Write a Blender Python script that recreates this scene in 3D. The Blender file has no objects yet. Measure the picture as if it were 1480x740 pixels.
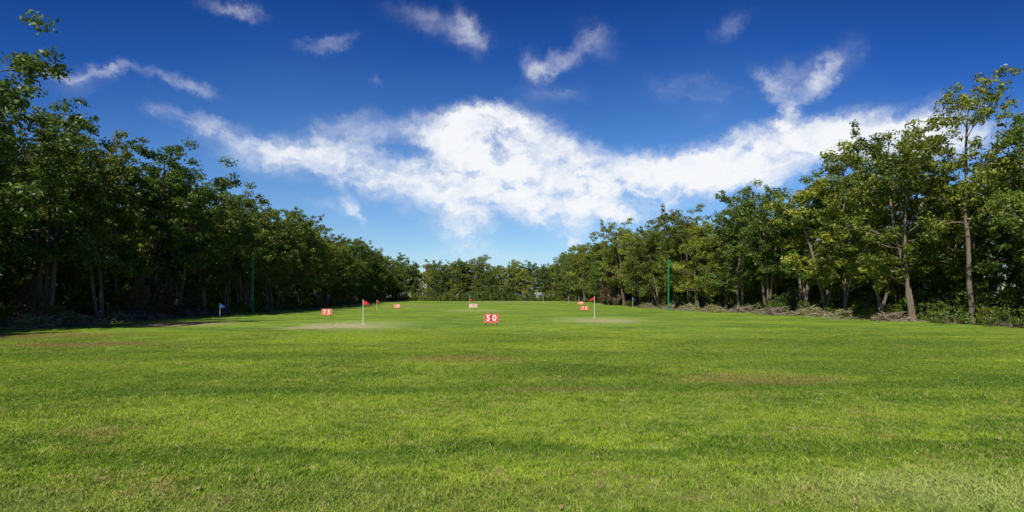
import bpy, math, random
import numpy as np
from mathutils import Vector
random.seed(3)
scene=bpy.context.scene
col=scene.collection
scene.view_settings.view_transform='Standard'
scene.view_settings.look='None'
scene.view_settings.exposure=0
F=800.0; HY=431.0
# ------------------------------------------------------------ helpers
def link(o,parent=None):
    col.objects.link(o)
    if parent: o.parent=parent
    return o
def quad_mesh(name,V,Q,mats,mat_idx=None,tint=None,smooth=None):
    V=np.asarray(V,dtype=np.float32); Q=np.asarray(Q,dtype=np.int32)
    me=bpy.data.meshes.new(name)
    me.vertices.add(len(V)); me.vertices.foreach_set('co',V.ravel())
    me.loops.add(Q.size); me.loops.foreach_set('vertex_index',Q.ravel())
    me.polygons.add(len(Q)); me.polygons.foreach_set('loop_start',np.arange(0,Q.size,4,dtype=np.int32))
    if mat_idx is not None: me.polygons.foreach_set('material_index',np.asarray(mat_idx,dtype=np.int32))
    if smooth is not None: me.polygons.foreach_set('use_smooth',np.asarray(smooth,dtype=bool))
    for m in mats: me.materials.append(m)
    if tint is not None:
        a=me.attributes.new('tint','FLOAT','POINT'); a.data.foreach_set('value',np.asarray(tint,dtype=np.float32))
    me.update(calc_edges=True); me.validate()
    return me
def N(nt,t,**k):
    n=nt.nodes.new(t)
    for a,b in k.items(): setattr(n,a,b)
    return n
def setin(nt,node,i,v):
    if v is None: return
    if isinstance(v,bpy.types.NodeSocket): nt.links.new(v,node.inputs[i])
    else: node.inputs[i].default_value=v
def M(nt,op,a,b=None,c=None,clamp=False):
    n=N(nt,'ShaderNodeMath',operation=op,use_clamp=clamp)
    setin(nt,n,0,a); setin(nt,n,1,b); setin(nt,n,2,c)
    return n.outputs[0]
def VM(nt,op,a,b=None,out=0):
    n=N(nt,'ShaderNodeVectorMath',operation=op); setin(nt,n,0,a); setin(nt,n,1,b)
    return n.outputs[out]
def MR(nt,v,a,b,c,d,it='SMOOTHSTEP'):
    n=N(nt,'ShaderNodeMapRange',interpolation_type=it)
    for i,x in enumerate((v,a,b,c,d)): setin(nt,n,i,x)
    return n.outputs[0]
def MIX(nt,f,a,b):
    n=N(nt,'ShaderNodeMix',data_type='RGBA')
    setin(nt,n,0,f); setin(nt,n,6,a); setin(nt,n,7,b)
    return n.outputs[2]
def NOISE(nt,vec,scale,detail=4,rough=0.55,dist=0.0,color=False):
    n=N(nt,'ShaderNodeTexNoise'); nt.links.new(vec,n.inputs['Vector'])
    n.inputs['Scale'].default_value=scale; n.inputs['Detail'].default_value=detail
    n.inputs['Roughness'].default_value=rough; n.inputs['Distortion'].default_value=dist
    return n.outputs['Color' if color else 'Fac']
def c4(r,g,b): return (r,g,b,1.0)
def newmat(name):
    m=bpy.data.materials.new(name); m.use_nodes=True
    nt=m.node_tree; b=nt.nodes['Principled BSDF']; return m,nt,b
def simple(name,colr,rough=0.6,var=0.12,scale=8):
    m,nt,b=newmat(name)
    tc=N(nt,'ShaderNodeTexCoord').outputs['Object']
    n=NOISE(nt,tc,scale,4,0.6)
    d=tuple(x*(1-var*2) for x in colr)
    nt.links.new(MIX(nt,n,c4(*d),c4(*[min(1,x*(1+var)) for x in colr])),b.inputs['Base Color'])
    b.inputs['Roughness'].default_value=rough
    return m
def sstep(a,b,x):
    t=np.clip((x-a)/(b-a),0,1); return t*t*(3-2*t)
# ------------------------------------------------------------ layout functions
def XL(d): return np.interp(d,[-60,0,40,60,90,130,200,240,300],[-33,-32,-33,-33.5,-35,-38.5,-46,-51,-56])
def XR(d): return np.interp(d,[-60,0,38,62,75,95,120,165,215,300],[33,32.5,32.5,31.5,28,25.5,23.5,20,18,14])
BACK=214.0
def H(x,y):
    x=np.asarray(x,dtype=float); y=np.asarray(y,dtype=float)
    h=0.75*sstep(75,165,y)
    near=sstep(1,9,np.hypot(x,y))
    h=h+near*(0.035*np.sin(y*0.55+0.12*x)+0.03*np.sin(x*0.21+1.0+0.1*y)+0.02*np.sin(y*1.1+x*0.17))
    h=h+0.06*np.exp(-((y-9.6-0.05*x)/1.0)**2)-0.05*np.exp(-((y-11.2-0.05*x)/0.8)**2)
    return h
# ------------------------------------------------------------ lawn colour group
grp=bpy.data.node_groups.new('lawn_colour','ShaderNodeTree')
grp.interface.new_socket('Color',in_out='OUTPUT',socket_type='NodeSocketColor')
g=grp
pos=N(g,'ShaderNodeNewGeometry').outputs['Position']
big=NOISE(g,VM(g,'MULTIPLY',pos,(0.09,0.22,0.0)),1.0,3,0.6,0.6)
midn=N(g,'ShaderNodeTexNoise'); g.links.new(VM(g,'MULTIPLY',pos,(0.6,0.85,0.0)),midn.inputs['Vector'])
midn.inputs['Scale'].default_value=1.0; midn.inputs['Detail'].default_value=5; midn.inputs['Roughness'].default_value=0.72
mid=midn.outputs['Fac']; midc=midn.outputs['Color']
fine=NOISE(g,pos,5.0,3,0.72)
t=M(g,'ADD',M(g,'MULTIPLY',MR(g,big,0.38,0.62,0,1),0.5),M(g,'MULTIPLY',MR(g,mid,0.38,0.62,0,1),0.5))
c=MIX(g,t,c4(0.095,0.215,0.018),c4(0.40,0.54,0.045))
c=MIX(g,M(g,'MULTIPLY',MR(g,fine,0.52,0.68,0,1),0.65),c,c4(0.56,0.58,0.15))
c=MIX(g,M(g,'MULTIPLY',MR(g,fine,0.48,0.32,0,1),0.7),c,c4(0.055,0.14,0.014))
sep=N(g,'ShaderNodeSeparateXYZ'); g.links.new(pos,sep.inputs[0])
msep=N(g,'ShaderNodeSeparateXYZ'); g.links.new(midc,msep.inputs[0])
c=MIX(g,M(g,'MULTIPLY',MR(g,M(g,'MULTIPLY_ADD',fine,0.4,M(g,'MULTIPLY',msep.outputs[2],0.6)),0.53,0.62,0,1),0.62),c,c4(0.42,0.32,0.13))
wob=M(g,'MULTIPLY',M(g,'SUBTRACT',mid,0.5),2.6)
yy=M(g,'ADD',M(g,'MULTIPLY_ADD',sep.outputs[0],-0.05,sep.outputs[1]),wob)
def band(c,y0,w,colr,amt):
    d=M(g,'ABSOLUTE',M(g,'SUBTRACT',yy,y0))
    return MIX(g,MR(g,d,w,0,0,amt),c,colr)
dg=c4(0.075,0.19,0.014)
c=band(c,11.0,1.3,dg,0.8)
c=band(c,6.4,0.55,dg,0.75)
c=band(c,5.0,0.6,c4(0.30,0.32,0.10),0.4)
c=band(c,8.4,0.7,c4(0.42,0.54,0.06),0.4)
c=band(c,17.5,2.2,dg,0.5)
wp=VM(g,'SUBTRACT',midc,(0.5,0.5,0.5))
def patch(c,x,y,rx,ry,colr,amt,soft=0.35):
    p=VM(g,'MULTIPLY',VM(g,'SUBTRACT',pos,(x,y,0)),(1/rx,1/ry,0))
    p=VM(g,'ADD',p,VM(g,'MULTIPLY',wp,(1.8,1.8,0)))
    l=VM(g,'LENGTH',p,None,1)
    return MIX(g,MR(g,l,1.0,1-soft*2,0,amt),c,colr)
pale=c4(0.50,0.57,0.19); sand=c4(0.66,0.55,0.33); brown=c4(0.33,0.22,0.10)
c=patch(c,-10.6,37,5.6,10,pale,0.75)
c=patch(c,-11.2,35.0,3.8,4.4,sand,0.9)
c=patch(c,7.0,46,5.6,10,pale,0.7)
c=patch(c,7.4,44,3.3,3.8,sand,0.6)
c=patch(c,-5.5,80,6,12,pale,0.7)
c=patch(c,-23,39,5.0,4.0,c4(0.5,0.36,0.2),0.95)
c=patch(c,-16.5,21.5,4.0,2.6,brown,0.85)
c=patch(c,-23,27,6,2.8,brown,0.7)
c=patch(c,1.8,13.5,3.6,2.4,c4(0.055,0.15,0.012),0.85)
c=patch(c,-1.5,16,2.6,1.6,brown,0.6)
c=patch(c,5.5,12.2,2.8,1.0,brown,0.65)
c=patch(c,1.0,10.8,2.0,0.7,brown,0.6)
c=patch(c,11,14,7,3.4,dg,0.6)
c=patch(c,-9,12.5,6,2.0,dg,0.45)
c=patch(c,4.5,5.2,2.4,0.9,pale,0.6)
c=patch(c,0,160,22,34,c4(0.42,0.38,0.14),0.65)
c=patch(c,-20,110,9,20,c4(0.40,0.37,0.12),0.5)
c=patch(c,14,22,8,5,dg,0.5)
c=patch(c,-6,25,6,4,c4(0.42,0.56,0.05),0.6)
go=N(g,'NodeGroupOutput'); g.links.new(c,go.inputs[0])
# ground material
gm,nt,b=newmat('ground_grass_soil')
gn=N(nt,'ShaderNodeGroup',node_tree=grp)
pos=N(nt,'ShaderNodeNewGeometry').outputs['Position']
at=N(nt,'ShaderNodeAttribute',attribute_name='wood').outputs['Fac']
thin=N(nt,'ShaderNodeAttribute',attribute_name='turf').outputs['Fac']
n1=NOISE(nt,pos,0.9,4,0.65); n2=NOISE(nt,pos,9,4,0.72)
wf=MR(nt,M(nt,'ADD',at,M(nt,'MULTIPLY',M(nt,'SUBTRACT',n1,0.5),1.3)),0.4,0.6,0,1)
litter=MIX(nt,n2,c4(0.035,0.026,0.013),c4(0.15,0.11,0.058))
litter=MIX(nt,MR(nt,n1,0.5,0.7,0,0.6),litter,c4(0.06,0.085,0.02))
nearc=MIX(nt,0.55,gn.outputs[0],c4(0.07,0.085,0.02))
farc=MIX(nt,MR(nt,n2,0.65,0.35,0.16,0.64),gn.outputs[0],c4(0.05,0.11,0.014))  # blade self-shadow painted into the colour where the blades end
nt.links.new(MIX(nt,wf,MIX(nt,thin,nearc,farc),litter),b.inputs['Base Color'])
b.inputs['Roughness'].default_value=0.95; b.inputs['Specular IOR Level'].default_value=0.1
bp=N(nt,'ShaderNodeBump'); bp.inputs['Strength'].default_value=0.8; bp.inputs['Distance'].default_value=0.06
nt.links.new(n2,bp.inputs['Height']); nt.links.new(bp.outputs[0],b.inputs['Normal'])
def axis(fine0,fine1,step,far):
    a=list(np.arange(fine0,fine1+1e-6,step)); s=step; x=a[-1]
    while x<far: s*=1.25; x+=s; a.append(x)
    s=step; x=a[0]
    while x>-far: s*=1.25; x-=s; a.insert(0,x)
    return np.array(a)
ax=axis(-56,44,0.8,2500)
ay=axis(-6,40,0.4,3000)
ys=[v for v in ay if v<=40]; y=40.0
while y<240: y+=1.2; ys.append(y)
s=1.2
while y<3000: s*=1.25; y+=s; ys.append(y)
ay=np.array(ys)
GX,GY=np.meshgrid(ax,ay); GZ=H(GX,GY)
nx,ny=len(ax),len(ay)
idx=np.arange(nx*ny).reshape(ny,nx)
Q=np.stack([idx[:-1,:-1],idx[:-1,1:],idx[1:,1:],idx[1:,:-1]],-1).reshape(-1,4)
def woodmask(x,y):
    l=np.clip((XL(y)+2.8+0.8*np.sin(y*0.35)-x)/3.0,0,1)
    r=np.clip((x-XR(y)+2.0+0.6*np.sin(y*0.3))/2.5,0,1)*np.clip((XR(y)+17-x)/2.0,0,1)
    bk=np.clip((y-BACK+3)/4.0,0,1)
    return np.clip(np.maximum(np.maximum(l,r),bk),0,1)
GEND=34.0
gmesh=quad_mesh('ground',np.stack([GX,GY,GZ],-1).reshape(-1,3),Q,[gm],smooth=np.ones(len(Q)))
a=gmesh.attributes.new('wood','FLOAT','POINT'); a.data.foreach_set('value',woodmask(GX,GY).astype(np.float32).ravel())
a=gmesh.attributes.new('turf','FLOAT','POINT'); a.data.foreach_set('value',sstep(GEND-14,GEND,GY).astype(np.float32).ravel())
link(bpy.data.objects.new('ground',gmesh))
# ------------------------------------------------------------ grass blades (one instanced object)
blm,nt,b=newmat('grass_blade')
gn=N(nt,'ShaderNodeGroup',node_tree=grp)
ti=N(nt,'ShaderNodeAttribute',attribute_name='tint').outputs['Fac']
cc=MIX(nt,MR(nt,ti,0.0,0.9,0.0,0.32,'LINEAR'),gn.outputs[0],c4(0.48,0.60,0.08))
cc=MIX(nt,MR(nt,ti,0.90,0.96,0,0.85),cc,c4(0.6,0.52,0.28))
nt.nodes.remove(b)
d1=N(nt,'ShaderNodeBsdfDiffuse'); d2=N(nt,'ShaderNodeBsdfTranslucent')
nt.links.new(cc,d1.inputs[0]); nt.links.new(cc,d2.inputs[0])
m1=N(nt,'ShaderNodeMixShader'); m1.inputs[0].default_value=0.3
nt.links.new(d1.outputs[0],m1.inputs[1]); nt.links.new(d2.outputs[0],m1.inputs[2])
nt.links.new(m1.outputs[0],nt.nodes['Material Output'].inputs[0])
rg=np.random.default_rng(5)
nb=7000; R=1.2
rr=R*np.sqrt(rg.random(nb)); th=rg.random(nb)*2*np.pi
bx=rr*np.cos(th); by=rr*np.sin(th)
cl=rg.random((90,2))*2*R-R
near=np.min((bx[:,None]-cl[None,:,0])**2+(by[:,None]-cl[None,:,1])**2,axis=1)
hh=(0.012+0.015*rg.random(nb))*(1+1.4*np.exp(-near/0.007))
w=0.003+0.003*rg.random(nb); az=rg.random(nb)*2*np.pi
le=rg.random(nb)*2*np.pi; la=hh*(0.5+1.3*rg.random(nb))
dx,dy=np.cos(az)*w,np.sin(az)*w; lx,ly=np.cos(le)*la,np.sin(le)*la
P=[]
for (k,s_,z) in ((0,1,-0.01),(0.3,0.8,0.6),(1,0.15,1.0)):
    for sg in (-1,1):
        P.append(np.stack([bx+lx*k+sg*dx*s_,by+ly*k+sg*dy*s_,hh*z if z>0 else np.full(nb,z)],-1))
V=np.stack(P,1).reshape(-1,3); o=np.arange(nb)*6
Q=np.concatenate([np.stack([o,o+1,o+3,o+2],-1),np.stack([o+2,o+3,o+5,o+4],-1)])
tile=bpy.data.objects.new('grass_tuft',quad_mesh('grass_tuft',V,Q,[blm],tint=np.repeat(rg.random(nb),6)))
yy_=3.2
pts=[]
while yy_<GEND:
    sp=1.5
    xm=min(1.0*yy_+4,34)
    for x in np.arange(-xm,xm,sp):
        px=x+rg.uniform(-.3,.3); py=yy_+rg.uniform(-.3,.3)
        if px<XL(py)+3.0 or px>XR(py)-2.2: continue
        if rg.random()<float(sstep(GEND-14,GEND,py)): continue
        pts.append((px,py))
    yy_+=sp
V=[];Q=[]
for i,(px,py) in enumerate(pts):
    a0=rg.random()*6.28; s_=0.5
    for k in range(4):
        an=a0+k*math.pi/2
        vx=px+s_*math.cos(an); vy=py+s_*math.sin(an)
        V.append((vx,vy,float(H(vx,vy))))
    Q.append([4*i,4*i+1,4*i+2,4*i+3])
lawn=bpy.data.objects.new('lawn_grass',quad_mesh('lawn_grass',V,Q,[blm])); link(lawn)
lawn.instance_type='FACES'; lawn.show_instancer_for_render=False; lawn.show_instancer_for_viewport=False
link(tile,lawn)
# ------------------------------------------------------------ tree generator
def leafmat(name,c0,c1,trans=0.35):
    m,nt,b=newmat(name); nt.nodes.remove(b)
    ti=N(nt,'ShaderNodeAttribute',attribute_name='tint').outputs['Fac']
    oi=N(nt,'ShaderNodeObjectInfo').outputs['Random']
    f=M(nt,'ADD',M(nt,'MULTIPLY',ti,0.6),M(nt,'MULTIPLY',oi,0.4))
    cc=MIX(nt,f,c4(*c0),c4(*c1))
    d1=N(nt,'ShaderNodeBsdfDiffuse'); d2=N(nt,'ShaderNodeBsdfTranslucent'); d3=N(nt,'ShaderNodeBsdfGlossy'); d3.inputs['Roughness'].default_value=0.45
    nt.links.new(cc,d1.inputs[0]); nt.links.new(cc,d2.inputs[0])
    m1=N(nt,'ShaderNodeMixShader'); m1.inputs[0].default_value=trans
    nt.links.new(d1.outputs[0],m1.inputs[1]); nt.links.new(d2.outputs[0],m1.inputs[2])
    m2=N(nt,'ShaderNodeMixShader'); m2.inputs[0].default_value=0.03
    nt.links.new(m1.outputs[0],m2.inputs[1]); nt.links.new(d3.outputs[0],m2.inputs[2])
    nt.links.new(m2.outputs[0],nt.nodes['Material Output'].inputs[0])
    return m
leafA=leafmat('foliage_dark',(0.050,0.095,0.016),(0.21,0.29,0.042))
leafB=leafmat('foliage_olive',(0.085,0.13,0.016),(0.33,0.36,0.05))
leafC=leafmat('foliage_yellow_green',(0.12,0.17,0.018),(0.42,0.45,0.055))
leafD=leafmat('foliage_dry',(0.08,0.055,0.025),(0.22,0.145,0.07),0.2)
bark,nt,b=newmat('bark')
p=N(nt,'ShaderNodeTexCoord').outputs['Object']
n=NOISE(nt,VM(nt,'MULTIPLY',p,(6,6,1.2)),1.5,4,0.7)
nt.links.new(MIX(nt,n,c4(0.06,0.045,0.03),c4(0.30,0.24,0.17)),b.inputs['Base Color']); b.inputs['Roughness'].default_value=0.9
bp=N(nt,'ShaderNodeBump'); bp.inputs['Strength'].default_value=0.6; bp.inputs['Distance'].default_value=0.04
nt.links.new(n,bp.inputs['Height']); nt.links.new(bp.outputs[0],b.inputs['Normal'])
class Acc:
    def __init__(s): s.V=[];s.Q=[];s.M=[];s.T=[];s.S=[];s.n=0
    def add(s,V,Q,m,t,sm):
        s.V.append(V); s.Q.append(np.asarray(Q)+s.n); s.M.append(np.full(len(Q),m)); s.T.append(t); s.S.append(np.full(len(Q),sm)); s.n+=len(V)
    def mesh(s,name,mats):
        return quad_mesh(name,np.concatenate(s.V),np.concatenate(s.Q),mats,np.concatenate(s.M),np.concatenate(s.T),np.concatenate(s.S))
def tube(acc,pts,rad,k=6,m=0):
    pts=np.asarray(pts,float); n=len(pts)
    tg=np.gradient(pts,axis=0); tg/=np.linalg.norm(tg,axis=1)[:,None]+1e-9
    ref=np.array([1,0,0.01]) if abs(tg[0][0])<0.8 else np.array([0,1,0.01])
    u=np.cross(tg,ref); u/=np.linalg.norm(u,axis=1)[:,None]; v=np.cross(tg,u)
    an=np.arange(k)/k*2*np.pi
    V=(pts[:,None,:]+np.asarray(rad)[:,None,None]*(np.cos(an)[None,:,None]*u[:,None,:]+np.sin(an)[None,:,None]*v[:,None,:])).reshape(-1,3)
    Q=[]
    for i in range(n-1):
        for j in range(k):
            Q.append([i*k+j,i*k+(j+1)%k,(i+1)*k+(j+1)%k,(i+1)*k+j])
    acc.add(V,Q,m,np.zeros(len(V)),True)
def leaves(acc,rng,c,r,n,m=1,L=0.27,W=0.12,tint=0.5,flat=0.7):
    d=rng.normal(size=(n,3)); d/=np.linalg.norm(d,axis=1)[:,None]
    rad=r*np.power(rng.random(n),0.45)*(0.75+0.5*rng.random(n))
    P=c+d*rad[:,None]*np.array([1,1,flat])
    nrm=d*0.6+rng.normal(size=(n,3))*0.5+np.array([0,0,0.35])
    nrm/=np.linalg.norm(nrm,axis=1)[:,None]
    a=np.cross(nrm,rng.normal(size=(n,3))); a/=np.linalg.norm(a,axis=1)[:,None]
    b_=np.cross(nrm,a)
    s=(0.7+0.6*rng.random(n))[:,None]
    V=np.stack([P-a*L/2*s,P+b_*W/2*s,P+a*L/2*s,P-b_*W/2*s],1).reshape(-1,3)
    tt=np.clip(tint+rng.normal(size=n)*0.15,0,1)
    acc.add(V,np.arange(4*n).reshape(n,4),m,np.repeat(tt,4),False)
def make_tree(name,seed,Ht=15,spread=3.8,basef=0.3,stems=2,dens=1.0,leaf=None,limbs=10,mid=0.6,skip=0.08):
    rng=np.random.default_rng(seed); acc=Acc()
    a0=rng.random()*6.28
    for s in range(stems):
        hs=Ht*(0.93 if s==0 else rng.uniform(0.68,0.9))
        an=a0+s*6.28/stems+rng.normal()*0.4
        lean=(0.04 if s==0 else 0.17)*rng.uniform(0.6,1.3)
        nseg=10; p=np.array([0.12*math.cos(an)*(stems>1),0.12*math.sin(an)*(stems>1),-0.3]); pts=[p.copy()]
        drift=np.array([math.cos(an),math.sin(an)])*lean
        for i in range(nseg):
            drift=drift*0.92+rng.normal(size=2)*0.065
            p=p+np.array([drift[0],drift[1],1.0])*(hs+0.3)/nseg; pts.append(p.copy())
        pts=np.array(pts); r0=rng.uniform(0.11,0.16)*Ht/15
        tt=np.linspace(0,1,nseg+1); rad=r0*(1-tt)**0.75+0.025; rad[0]*=1.35
        tube(acc,pts,rad,8)
        def at(t): 
            return np.array([np.interp(t,tt,pts[:,k]) for k in range(3)])
        n=limbs if s==0 else int(limbs*0.75); az=rng.random()*6.28
        for i in range(n):
            t=basef+(0.97-basef)*((i+rng.random()*0.8)/n)
            az+=2.4+rng.normal()*0.5
            prof=math.sqrt(max(0.10,1-((t-mid)/(1.03-mid if t>mid else mid*1.15))**2))
            Ln=spread*prof*rng.uniform(0.55,1.2)
            el=math.radians(rng.uniform(5,50)+25*(t-0.5))
            st=at(t); rb=max(0.03,np.interp(t,tt,rad)*0.5)
            q=st.copy(); lp=[q.copy()]; e=el
            for k in range(5):
                az2=az+rng.normal()*0.18; e=min(1.2,e+rng.normal()*0.12+0.03)
                q=q+np.array([math.cos(az2)*math.cos(e),math.sin(az2)*math.cos(e),math.sin(e)])*Ln/5; lp.append(q.copy())
            lp=np.array(lp); tube(acc,lp,np.linspace(rb,0.018,6),5)
            tn=np.clip(rng.normal(0.45,0.25),0,1)
            tips=[(lp[-1],1.0),(lp[3],0.85)]
            for sb in range(3):
                k=rng.integers(2,5); a3=az+rng.choice([-1,1])*rng.uniform(0.5,1.3); l3=Ln*rng.uniform(0.3,0.6); e3=rng.uniform(-0.25,1.0)
                q=lp[k]; d=np.array([math.cos(a3)*math.cos(e3),math.sin(a3)*math.cos(e3),math.sin(e3)])
                sp=np.array([q,q+d*l3*0.5+np.array([0,0,0.08]),q+d*l3]); tube(acc,sp,[0.03,0.02,0.012],4)
                tips.append((sp[-1],0.9))
            for (c,f) in tips:
                if rng.random()<skip: continue
                r=f*rng.uniform(0.55,1.15)*(Ht/15)
                for sub in range(3):
                    cc=c+rng.normal(size=3)*r*0.6*np.array([1,1,0.75]); r2=r*rng.uniform(0.4,0.8)
                    leaves(acc,rng,cc,r2,int(165*dens*r2*r2)+7,tint=np.clip(tn+rng.normal()*0.12,0,1),flat=0.7)
        leaves(acc,rng,pts[-1],0.7,int(80*dens),tint=0.5,flat=1.1)
    return acc.mesh(name,[bark,leaf])
variants=[]
spec=[(3.6,0.18,2,1.1,leafA,12,.54,.08),(4.0,0.24,2,1.0,leafB,12,.56,.1),(3.3,0.12,1,1.2,leafA,18,.48,.08),(3.8,0.28,3,0.95,leafA,10,.58,.12),
      (3.5,0.14,2,1.05,leafB,13,.48,.08),(4.2,0.30,2,0.95,leafA,12,.60,.12),(3.0,0.42,1,0.7,leafB,12,.7,.18),(3.8,0.19,3,0.95,leafC,10,.52,.1),(3.1,0.36,2,0.7,leafA,11,.66,.22),
      (2.9,0.20,2,0.95,leafC,12,.60,.14),(4.3,0.16,3,1.0,leafB,11,.46,.10)]
for i,(sp,bf,st,de,lf,lb,md,sk) in enumerate(spec):
    variants.append(make_tree('tree_mesh_%d'%i,100+i*7,15,sp,bf,st,de*1.15,lf,lb,md,sk))
rt=random.Random(11)
def tree(x,y,h,v=None,parent=None,name='broadleaf_tree',rz=None,wide=1.0,pool=(0,1,2,3,4,5,7)):
    if v is None: v=rt.choice(pool)
    o=bpy.data.objects.new(name,variants[v]); s=h/15.0
    o.location=(x,y,float(H(x,y))); o.rotation_euler=(rt.gauss(0,.025),rt.gauss(0,.025),rt.random()*6.28 if rz is None else rz)
    o.scale=(s*wide,s*wide,s); link(o,parent); return o
def empty(name,loc=(0,0,0)):
    e=bpy.data.objects.new(name,None); e.location=loc; e.empty_display_size=0.3; link(e); return e
wood=empty('woodland'); dist=empty('distant_trees')
d=12.0
while d<215:
    x=float(XL(d))-1.0+rt.uniform(-1.0,1.0); h=rt.gauss(15.0,1.0)
    if d<36: h=15.4
    tree(x,d,h,parent=None if d<112 else dist,wide=rt.uniform(.95,1.15),pool=(0,1,2,3,4,5,0,9,10)); d+=rt.uniform(3.5,4.8)
tree(-30.6,29.5,16.6,v=3)
d=12.0
while d<205:
    x=float(XR(d))+1.0+rt.uniform(-1.1,1.0); h=rt.gauss(15.2,1.5)
    if 36<d<42: h=17.0
    if 52<d<57: h=12.8
    if 44<d<49: h=16.4
    tree(x,d,h,parent=None if d<112 else dist,wide=rt.uniform(.92,1.12),v=6 if 38<d<43 else (8 if 31<d<36 else None),pool=(0,1,3,9,7,4,7,10,1) if d<112 else (0,1,2,3,4,5,7,9)); d+=rt.uniform(3.8,5.2)
for row in range(1,4):
    d=9.0+row
    while d<235:
        tree(float(XL(d))-1-row*5+rt.uniform(-1.6,1.6),d,rt.gauss(14.4,1.2),parent=wood if d<112 else dist); d+=rt.uniform(4.8,7.0)
for row in range(1,4):
    d=9.0+row
    while d<230:
        tree(float(XR(d))+1+row*4.4+rt.uniform(-1.4,1.4),d,rt.gauss(13.8,1.5),parent=wood if d<112 else dist,pool=(0,1,2,3,4,7)); d+=rt.uniform(5.0,7.2)
for row in range(3):
    x=-56.0
    while x<28:
        tree(x,BACK+1+row*6+rt.uniform(-2,2)+ (0 if x<-5 else -abs(x+5)*0.25),rt.gauss(14.2,1.8)+ (1.0 if row>1 else 0),parent=dist,pool=(0,1,2,3,4,7,9,10)); x+=rt.uniform(3.6,5.5)
# far belt beyond the right-hand wood
for row in range(2):
    d=40.0
    while d<260:
        tree(92+row*7+rt.uniform(-2,2),d,rt.gauss(14,1.5),parent=dist,pool=(0,2,4)); d+=rt.uniform(5,7)
# ------------------------------------------------------------ shrubs & brush
def make_shrub(name,seed,r=1.2,hgt=1.6,leaf=leafB,n=26,dens=130):
    rng=np.random.default_rng(seed); acc=Acc()
    for i in range(n):
        a=rng.random()*6.28; q=r*math.sqrt(rng.random()); z=hgt*(1-(q/r)**2*0.6)*rng.uniform(0.2,1.0)
        c=np.array([q*math.cos(a),q*math.sin(a),z])
        tube(acc,[[c[0]*0.2,c[1]*0.2,-0.1],[c[0]*0.6,c[1]*0.6,z*0.6],c],[0.025,0.018,0.01],4)
        rr=rng.uniform(0.25,0.5)
        leaves(acc,rng,c,rr,int(dens*rr*rr*2)+10,L=0.17,W=0.08,tint=np.clip(rng.normal(0.35,0.25),0,1),flat=0.8)
    return acc.mesh(name,[bark,leaf])
shr=[make_shrub('shrub_a',1),make_shrub('shrub_b',2,1.5,1.2,leafA),make_shrub('shrub_c',3,1.0,2.6,leafA,34),make_shrub('shrub_d',4,1.3,0.9,leafB,24)]
vine=make_shrub('dry_shrub',9,1.0,4.2,leafD,46,240)
und=empty('undergrowth')
def shrub(me,x,y,s,parent,name='shrub',sz=1.0):
    o=bpy.data.objects.new(name,me); o.location=(x,y,float(H(x,y))); o.rotation_euler=(0,0,rt.random()*6.28); o.scale=(s,s,s*sz); link(o,parent)
for side in (0,1):
    nrow=4
    for row in range(nrow):
        d=14.0
        while d<215:
            if side==0: x=float(XL(d))+0.2-row*4.2+rt.uniform(-1,1)
            else: x=float(XR(d))+0.2+row*4.2+rt.uniform(-1,1)
            if row==0: s=rt.uniform(0.4,1.05)
            else: s=rt.uniform(1.1,1.9)+(0.40*row if side==0 else 0.30*row)
            shrub(rt.choice(shr),x,d,s,und)
            d+=(rt.uniform(1.6,3.4) if row==0 else rt.uniform(2.4,4.2)) if side==0 else (rt.uniform(1.8,4.0) if row==0 else rt.uniform(2.2,4.0))
x=-52.0
while x<22:
    shrub(rt.choice(shr),x,BACK-2+(0 if x<-5 else -abs(x+5)*0.25),rt.uniform(1.6,3.0),und); x+=rt.uniform(1.2,2.4)
for (x,y,s) in ((-31.6,50,1.15),(-32.0,47.5,0.95),(-31.2,36,0.8),(-31.8,55,0.9),(22.2,118,1.6),(21.5,121,1.9),(20.9,125,1.5)):
    shrub(vine,x,y,s,None,'dry_shrub')
twig=simple('dead_wood',(0.36,0.30,0.22),0.9,0.3,3)
def make_brush(name,seed,L=2.5,Wd=1.0,hh=0.7,n=150):
    rng=np.random.default_rng(seed); acc=Acc()
    for i in range(n):
        c=np.array([rng.normal()*L*0.4,rng.normal()*Wd*0.4,0]); c[2]=hh*rng.random()*math.exp(-(c[0]/L)**2*2-(c[1]/Wd)**2*2)
        a=rng.random()*3.14; e=rng.normal()*0.35; l=rng.uniform(0.4,1.5)
        d=np.array([math.cos(a)*math.cos(e),math.sin(a)*math.cos(e),math.sin(e)])
        m=c+rng.normal(size=3)*0.08; r=rng.uniform(0.01,0.035)
        pp=np.array([c-d*l/2,m,c+d*l/2]); pp[:,2]=np.maximum(pp[:,2],0.01); tube(acc,pp,[r,r*0.9,r*0.4],4)
        if rng.random()<0.5: leaves(acc,rng,c+np.array([0,0,0.05]),0.25,18,L=0.15,W=0.07,tint=rng.random(),flat=0.5)
    return acc.mesh(name,[twig,leafD if seed%4==1 else leafB])
brs=[make_brush('brush_pile_%d'%i,20+i) for i in range(4)]
for (x,y,s) in ((-29.6,34,1.1),(-30.3,38,1.2),(-30.2,42,1.0),(-30.8,46,1.2),(-31.2,53,1.1),(-31.6,60,1.1),(-33,75,1),(29.6,50,1.1),(29.6,55,1.3),(28.8,60,1.2),(27.8,66,1.2),(26,72,1.3),(24.8,78,1.3),(24,85,1.2),(23,95,1.2),(30.2,44,1.0)):
    o=bpy.data.objects.new('brush_pile',rt.choice(brs)); o.location=(x,y,float(H(x,y))); o.rotation_euler=(0,0,1.57+rt.gauss(0,.3)); o.scale=(s,s,s); link(o)
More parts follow.
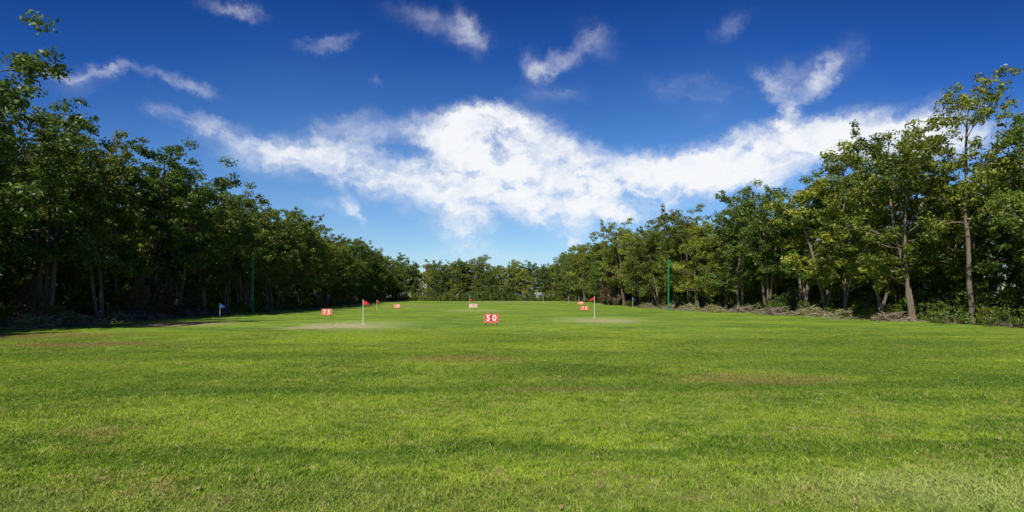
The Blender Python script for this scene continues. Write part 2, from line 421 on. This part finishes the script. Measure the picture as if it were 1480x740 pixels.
# ------------------------------------------------------------ furniture
def meshobj(name,V,Fc,mat,parent,smooth=False):
    me=bpy.data.meshes.new(name); me.from_pydata(V,[],Fc); me.materials.append(mat); me.update()
    if smooth:
        for p in me.polygons: p.use_smooth=True
    return link(bpy.data.objects.new(name,me),parent)
def box(name,sx,sy,sz,loc,mat,parent,bev=0.004):
    x,y,z=sx/2,sy/2,sz/2
    V=[(i*x,j*y,k*z) for i in(-1,1) for j in(-1,1) for k in(-1,1)]
    o=meshobj(name,V,[(0,1,3,2),(4,6,7,5),(0,4,5,1),(2,3,7,6),(0,2,6,4),(1,5,7,3)],mat,parent); o.location=loc
    if bev:
        m=o.modifiers.new('bevel','BEVEL'); m.width=bev; m.segments=2
    return o
def pole(name,r0,r1,z0,z1,mat,parent,k=14,loc=(0,0,0)):
    V=[];Fc=[]
    for z,r in ((z0,r0),(z1,r1)):
        for i in range(k): V.append((r*math.cos(i*6.2832/k),r*math.sin(i*6.2832/k),z))
    for i in range(k): Fc.append((i,(i+1)%k,k+(i+1)%k,k+i))
    Fc.append(tuple(range(k,2*k))); Fc.append(tuple(reversed(range(k))))
    o=meshobj(name,V,Fc,mat,parent); o.location=loc; return o
red=simple('red_paint',(0.66,0.03,0.015),0.45,0.08); white=simple('white_paint',(0.80,0.79,0.76),0.5,0.05)
blue=simple('blue_cloth',(0.03,0.08,0.5),0.8,0.1); redc=simple('red_cloth',(0.6,0.02,0.03),0.8,0.1)
orange=simple('faded_red_paint',(0.80,0.13,0.05),0.55,0.1); greenp=simple('green_paint',(0.01,0.22,0.09),0.45,0.1); blackm=simple('dark_metal',(0.03,0.03,0.03),0.5)
def sign(px,d,txt,w=0.98,h=0.58,paint=red,rz=0,leg=0.16,ink=None):
    ink=ink or white
    x=px; root=empty('distance_sign',(x,d,float(H(x,d)))); root.rotation_euler=(0,0,rz)
    zc=leg+h/2
    box('board',w,0.05,h,(0,0,zc),paint,root,0.008)
    f=0.035
    for nme,lz in (('frame_top',h/2),('frame_bottom',-h/2)):
        box(nme,w+0.02,0.075,f,(0,0,zc+lz),paint,root)
    for k,sx in enumerate((-1,1)):
        box('frame_side_%d'%k,f,0.07,h-f-0.004,(sx*(w/2-0.004),0,zc),paint,root)
        box('leg_%d'%k,0.045,0.045,leg+0.1,(sx*w*0.36,0.0,leg/2-0.07),blackm,root)
        lg=box('rear_strut_%d'%k,0.035,0.035,h*1.05,(sx*w*0.36,0.22,h*0.47),blackm,root); lg.rotation_euler=(math.radians(32),0,0)
    n=len(txt); cw=w*0.84/n
    for k,chh in enumerate(txt):
        cx=(k-(n-1)/2)*cw
        cu=bpy.data.curves.new('digit','FONT'); cu.body=chh; cu.size=h*0.92; cu.extrude=0.006; cu.offset=0.018; cu.align_x='CENTER'; cu.align_y='CENTER'
        cu.materials.append(ink)
        o=bpy.data.objects.new('digit_%s'%chh,cu); o.location=(cx,-0.034,zc); o.rotation_euler=(math.radians(90),0,0); link(o,root)
    for k,s_ in enumerate((-1,1)):
        box('border_h_%d'%k,w*0.92,0.012,0.016,(0,-0.03,zc+s_*h*0.42),ink,root,0)
        box('border_v_%d'%k,0.016,0.012,h*0.84-0.03,(s_*w*0.449,-0.03,zc),ink,root,0)
sign(-1.38,37.0,'50'); sign(-17.9,53.5,'75',paint=orange,rz=0.1,w=0.96,h=0.56)
sign(-18.9,91,'125',paint=orange,w=1.05,h=0.6); sign(-5.9,84.0,'100',paint=white,w=1.2,h=0.5,leg=0.35,ink=red)
sign(10.2,78,'75',paint=orange,w=1.1,h=0.55); sign(14.6,118,'150',paint=orange,w=1.2,h=0.6)
def flag(x,d,mat,h=1.75,dirn=1,fw=0.42):
    root=empty('golf_flag',(x,d,float(H(x,d))))
    pole('pole',0.022,0.017,-0.1,h,white,root,10)
    pole('cup_rim',0.075,0.075,-0.08,0.012,white,root,20); pole('pole_cap',0.03,0.018,h+0.001,h+0.04,white,root,10)
    nx_,nz_=12,6; V=[];Fc=[]
    for i in range(nx_+1):
        for j in range(nz_+1):
            u=i/nx_; v=j/nz_; taper=1-0.55*u
            V.append((dirn*(0.018+fw*u*0.92),0.05*math.sin(u*7+v)*u,h-0.02-0.30*(0.5+(v-0.5)*taper)-0.10*u*u))
    for i in range(nx_):
        for j in range(nz_):
            a=i*(nz_+1)+j; Fc.append((a,a+1,a+nz_+2,a+nz_+1))
    meshobj('cloth',V,Fc,mat,root,True)
flag(-9.95,37.0,redc,1.62,1); flag(7.45,50,redc,1.9,-1); flag(-24.0,45.5,blue,1.3,1); flag(-6.5,85,redc,1.7,1)
flag(7.9,140,blue,2.2,-1,.6); flag(22.0,101,blue,1.7,1); flag(-20.5,84,redc,1.5,1); flag(13.0,128,redc,1.8,1)
def netpole(x,d,h):
    root=empty('net_pole',(x,d,float(H(x,d))))
    pole('mast',0.11,0.09,-0.2,h,greenp,root,16); pole('base_collar',0.2,0.2,-0.05,0.12,greenp,root,16)
    box('cross_arm',0.7,0.06,0.06,(0,0,h-0.5),greenp,root); pole('cap',0.12,0.03,h+0.002,h+0.1,greenp,root,16)
    box('pulley_bracket',0.14,0.12,0.1,(0.3,0,h-0.6),blackm,root)
netpole(-30.0,64,6.4); netpole(22.2,78.5,7.2)
# ------------------------------------------------------------ small litter
rng=np.random.default_rng(8)
acc=Acc()
for i in range(80):
    y=3.8+38*rng.random()**1.3; x=rng.uniform(-1,1)*y*1.0
    if abs(x)>27: continue
    c=np.array([x,y,float(H(x,y))+0.03]); leaves(acc,rng,c,0.02,1,m=0,L=0.08,W=0.04,tint=rng.random())
link(bpy.data.objects.new('fallen_leaves',acc.mesh('fallen_leaves',[simple('dry_leaf',(0.38,0.27,0.12),0.8,0.3,2)])))
# ------------------------------------------------------------ sun & sky
EL=46.0; AZ=205.0
sun=bpy.data.lights.new('sun','SUN'); sun.energy=5.0; sun.angle=math.radians(0.5); sun.color=(1.0,0.95,0.86)
so=bpy.data.objects.new('sun',sun); so.rotation_euler=(math.radians(90-EL),0,math.radians(-(AZ-180))); so.location=(0,0,40); link(so)
W=bpy.data.worlds.new('World'); scene.world=W; W.use_nodes=True; nt=W.node_tree
bg=nt.nodes['Background']; bg.inputs[1].default_value=0.12
sky=N(nt,'ShaderNodeTexSky',sky_type='NISHITA'); sky.sun_disc=False; sky.sun_elevation=math.radians(EL); sky.sun_rotation=math.radians(AZ)
sky.air_density=1.0; sky.dust_density=0.3; sky.ozone_density=3.0
gen=N(nt,'ShaderNodeTexCoord').outputs['Generated']
sp=N(nt,'ShaderNodeSeparateXYZ'); nt.links.new(gen,sp.inputs[0])
az=M(nt,'MULTIPLY',M(nt,'ARCTAN2',sp.outputs[0],sp.outputs[1]),57.2958)
el=M(nt,'MULTIPLY',M(nt,'ARCSINE',sp.outputs[2]),57.2958)
tint=N(nt,'ShaderNodeValToRGB'); r=tint.color_ramp
sidef=MR(nt,M(nt,'ABSOLUTE',az),18,50,0.0,8.0)
nt.links.new(M(nt,'DIVIDE',M(nt,'ADD',el,M(nt,'MULTIPLY',sidef,MR(nt,el,2,18,0,1))),40.0,clamp=True),tint.inputs[0])
stops=[(0.0,(0.78,0.84,0.95)),(0.12,(0.68,0.84,0.98)),(0.35,(0.38,0.66,0.99)),(0.6,(0.105,0.34,0.80)),(0.85,(0.020,0.14,0.43)),(1.0,(0.015,0.095,0.32))]
r.elements[0].position=0; r.elements[0].color=c4(*stops[0][1]); r.elements[1].position=1; r.elements[1].color=c4(*stops[-1][1])
for p_,c_ in stops[1:-1]:
    e=r.elements.new(p_); e.color=c4(*c_)
mul=N(nt,'ShaderNodeMix',data_type='RGBA',blend_type='MULTIPLY'); mul.inputs[0].default_value=1.0
nt.links.new(sky.outputs[0],mul.inputs[6]); nt.links.new(tint.outputs[0],mul.inputs[7])
skyc=mul.outputs[2]
nt.links.new(skyc,bg.inputs[0])
vec=N(nt,'ShaderNodeCombineXYZ'); nt.links.new(az,vec.inputs[0]); nt.links.new(el,vec.inputs[1]); vec=vec.outputs[0]
w1=VM(nt,'MULTIPLY',VM(nt,'SUBTRACT',NOISE(nt,vec,0.13,2,0.5,0,True),(0.5,0.5,0.5)),(3.2,2.2,0))
w2=VM(nt,'MULTIPLY',VM(nt,'SUBTRACT',NOISE(nt,vec,0.6,5,0.7,0,True),(0.5,0.5,0.5)),(3.6,2.4,0))
wv=VM(nt,'ADD',VM(nt,'ADD',vec,w1),w2)
def dirn(x,y):
    a=math.atan2(x-740,F); e=math.atan2(HY-y,math.hypot(F,x-740)); return math.degrees(a),math.degrees(e)
strokes=[ # x1,y1,x2,y2,halfwidth,strength
(605,187,790,188,26,1.4),(660,174,760,180,18,0.9),(620,215,740,225,38,0.9),(650,255,790,258,46,0.9),
(440,193,580,195,24,0.6),(205,155,340,195,13,0.6),(290,195,470,235,25,0.65),(400,222,620,262,28,0.85),
(520,262,720,285,30,0.6),(660,285,690,345,26,0.6),(630,310,680,370,28,0.25),(740,250,850,300,38,1.0),(750,290,840,326,24,0.6),
(795,212,870,230,22,0.9),(810,262,1000,268,34,1.0),(880,250,1100,240,28,1.0),(1000,244,1200,212,32,0.95),(1060,220,1260,190,25,0.8),(1180,205,1360,164,30,1.05),(1240,200,1480,190,36,0.95),
(860,294,990,286,22,0.5),(1000,268,1160,246,22,0.6),
(1095,108,1150,158,13,0.75),(1150,158,1205,86,13,0.7),(1150,158,1130,198,8,0.45),(1185,95,1245,58,20,0.28),(1120,112,1190,108,20,0.35),
(765,110,870,48,12,0.38),(840,40,895,65,18,0.32),(740,138,865,130,12,0.38),(762,80,790,112,12,0.35),
(425,74,522,44,9,0.48),(565,12,710,52,15,0.40),(660,5,690,75,14,0.34),(1025,50,1078,18,14,0.34),(290,0,385,32,9,0.42),
(0,84,120,102,8,0.40),(100,95,200,92,8,0.40),(190,95,320,138,8,0.48),(20,95,160,120,20,0.2),(525,112,555,116,6,0.35),
(440,297,520,300,9,0.35),(488,275,530,328,9,0.55),(870,318,910,314,9,0.7),(824,351,842,352,5,0.8),(600,365,780,368,9,0.3),
(930,122,1050,136,16,0.26),(1000,150,1100,150,20,0.14)]
acc_=None
for (x1,y1,x2,y2,hw,st) in strokes:
    a1,e1=dirn(x1,y1); a2,e2=dirn(x2,y2)
    cx,cy=(a1+a2)/2,(e1+e2)/2; L=math.hypot(a2-a1,e2-e1)/2; ang=math.atan2(e2-e1,a2-a1)
    k=57.3/F*math.cos(math.radians(cx))**1.3
    mp=N(nt,'ShaderNodeMapping',vector_type='TEXTURE'); nt.links.new(wv,mp.inputs[0])
    mp.inputs[1].default_value=(cx,cy,0); mp.inputs[2].default_value=(0,0,ang); mp.inputs[3].default_value=((L+hw*k)*1.3,hw*k*1.9,1)
    l=VM(nt,'LENGTH',mp.outputs[0],None,1)
    v=MR(nt,l,1.0,0.0,0.0,st)
    acc_=v if acc_ is None else M(nt,'ADD',acc_,v)
a0,e0=dirn(700,480)
ux=M(nt,'SUBTRACT',az,a0); uy=M(nt,'SUBTRACT',el,e0)
fan=M(nt,'ARCTAN2',uy,ux); rad=M(nt,'SQRT',M(nt,'ADD',M(nt,'MULTIPLY',ux,ux),M(nt,'MULTIPLY',uy,uy)))
fv=N(nt,'ShaderNodeCombineXYZ'); nt.links.new(M(nt,'MULTIPLY',fan,5.0),fv.inputs[0]); nt.links.new(M(nt,'MULTIPLY',rad,0.14),fv.inputs[1])
fv2=VM(nt,'ADD',fv.outputs[0],VM(nt,'MULTIPLY',wv,(0.12,0.12,0)))
fib=NOISE(nt,fv2,1.0,6,0.62,0.5)
bil=NOISE(nt,VM(nt,'MULTIPLY',wv,(0.6,1.2,1)),0.30,7,0.64,0.3)
n=MIX(nt,MR(nt,el,8,20,0.15,0.5),bil,fib)
cl=M(nt,'MINIMUM',acc_,1.6)
dens=M(nt,'ADD',M(nt,'MULTIPLY',cl,MR(nt,n,0.36,0.62,0.26,1.3,'LINEAR')),M(nt,'MULTIPLY',MR(nt,el,30,0,0.0,0.12),MR(nt,n,0.4,0.6,0,1)))
alpha=MR(nt,dens,0.0,1.35,0.0,0.97)
shade=NOISE(nt,wv,0.33,5,0.6)
ccol=MIX(nt,MR(nt,shade,0.44,0.68,0,0.5),c4(7.9,8.0,8.15),c4(5.4,6.1,7.3))
fin=MIX(nt,alpha,skyc,ccol)
bg2=N(nt,'ShaderNodeBackground'); bg2.inputs[1].default_value=0.12; nt.links.new(fin,bg2.inputs[0])
front=M(nt,'MULTIPLY',M(nt,'LESS_THAN',M(nt,'ABSOLUTE',az),62),M(nt,'MULTIPLY',M(nt,'GREATER_THAN',el,0.0),M(nt,'LESS_THAN',el,42)))
ms=N(nt,'ShaderNodeMixShader'); nt.links.new(front,ms.inputs[0]); nt.links.new(bg.outputs[0],ms.inputs[1]); nt.links.new(bg2.outputs[0],ms.inputs[2])
nt.links.new(ms.outputs[0],nt.nodes['World Output'].inputs[0])
# ------------------------------------------------------------ camera
cam=bpy.data.cameras.new('camera'); cam.sensor_width=36; cam.lens=36*F/1480; cam.shift_y=(HY-370)/1480; cam.clip_end=8000; cam.clip_start=0.1
co=bpy.data.objects.new('camera',cam); co.location=(0,0,1.8); co.rotation_euler=(math.radians(90),0,0); link(co); scene.camera=co
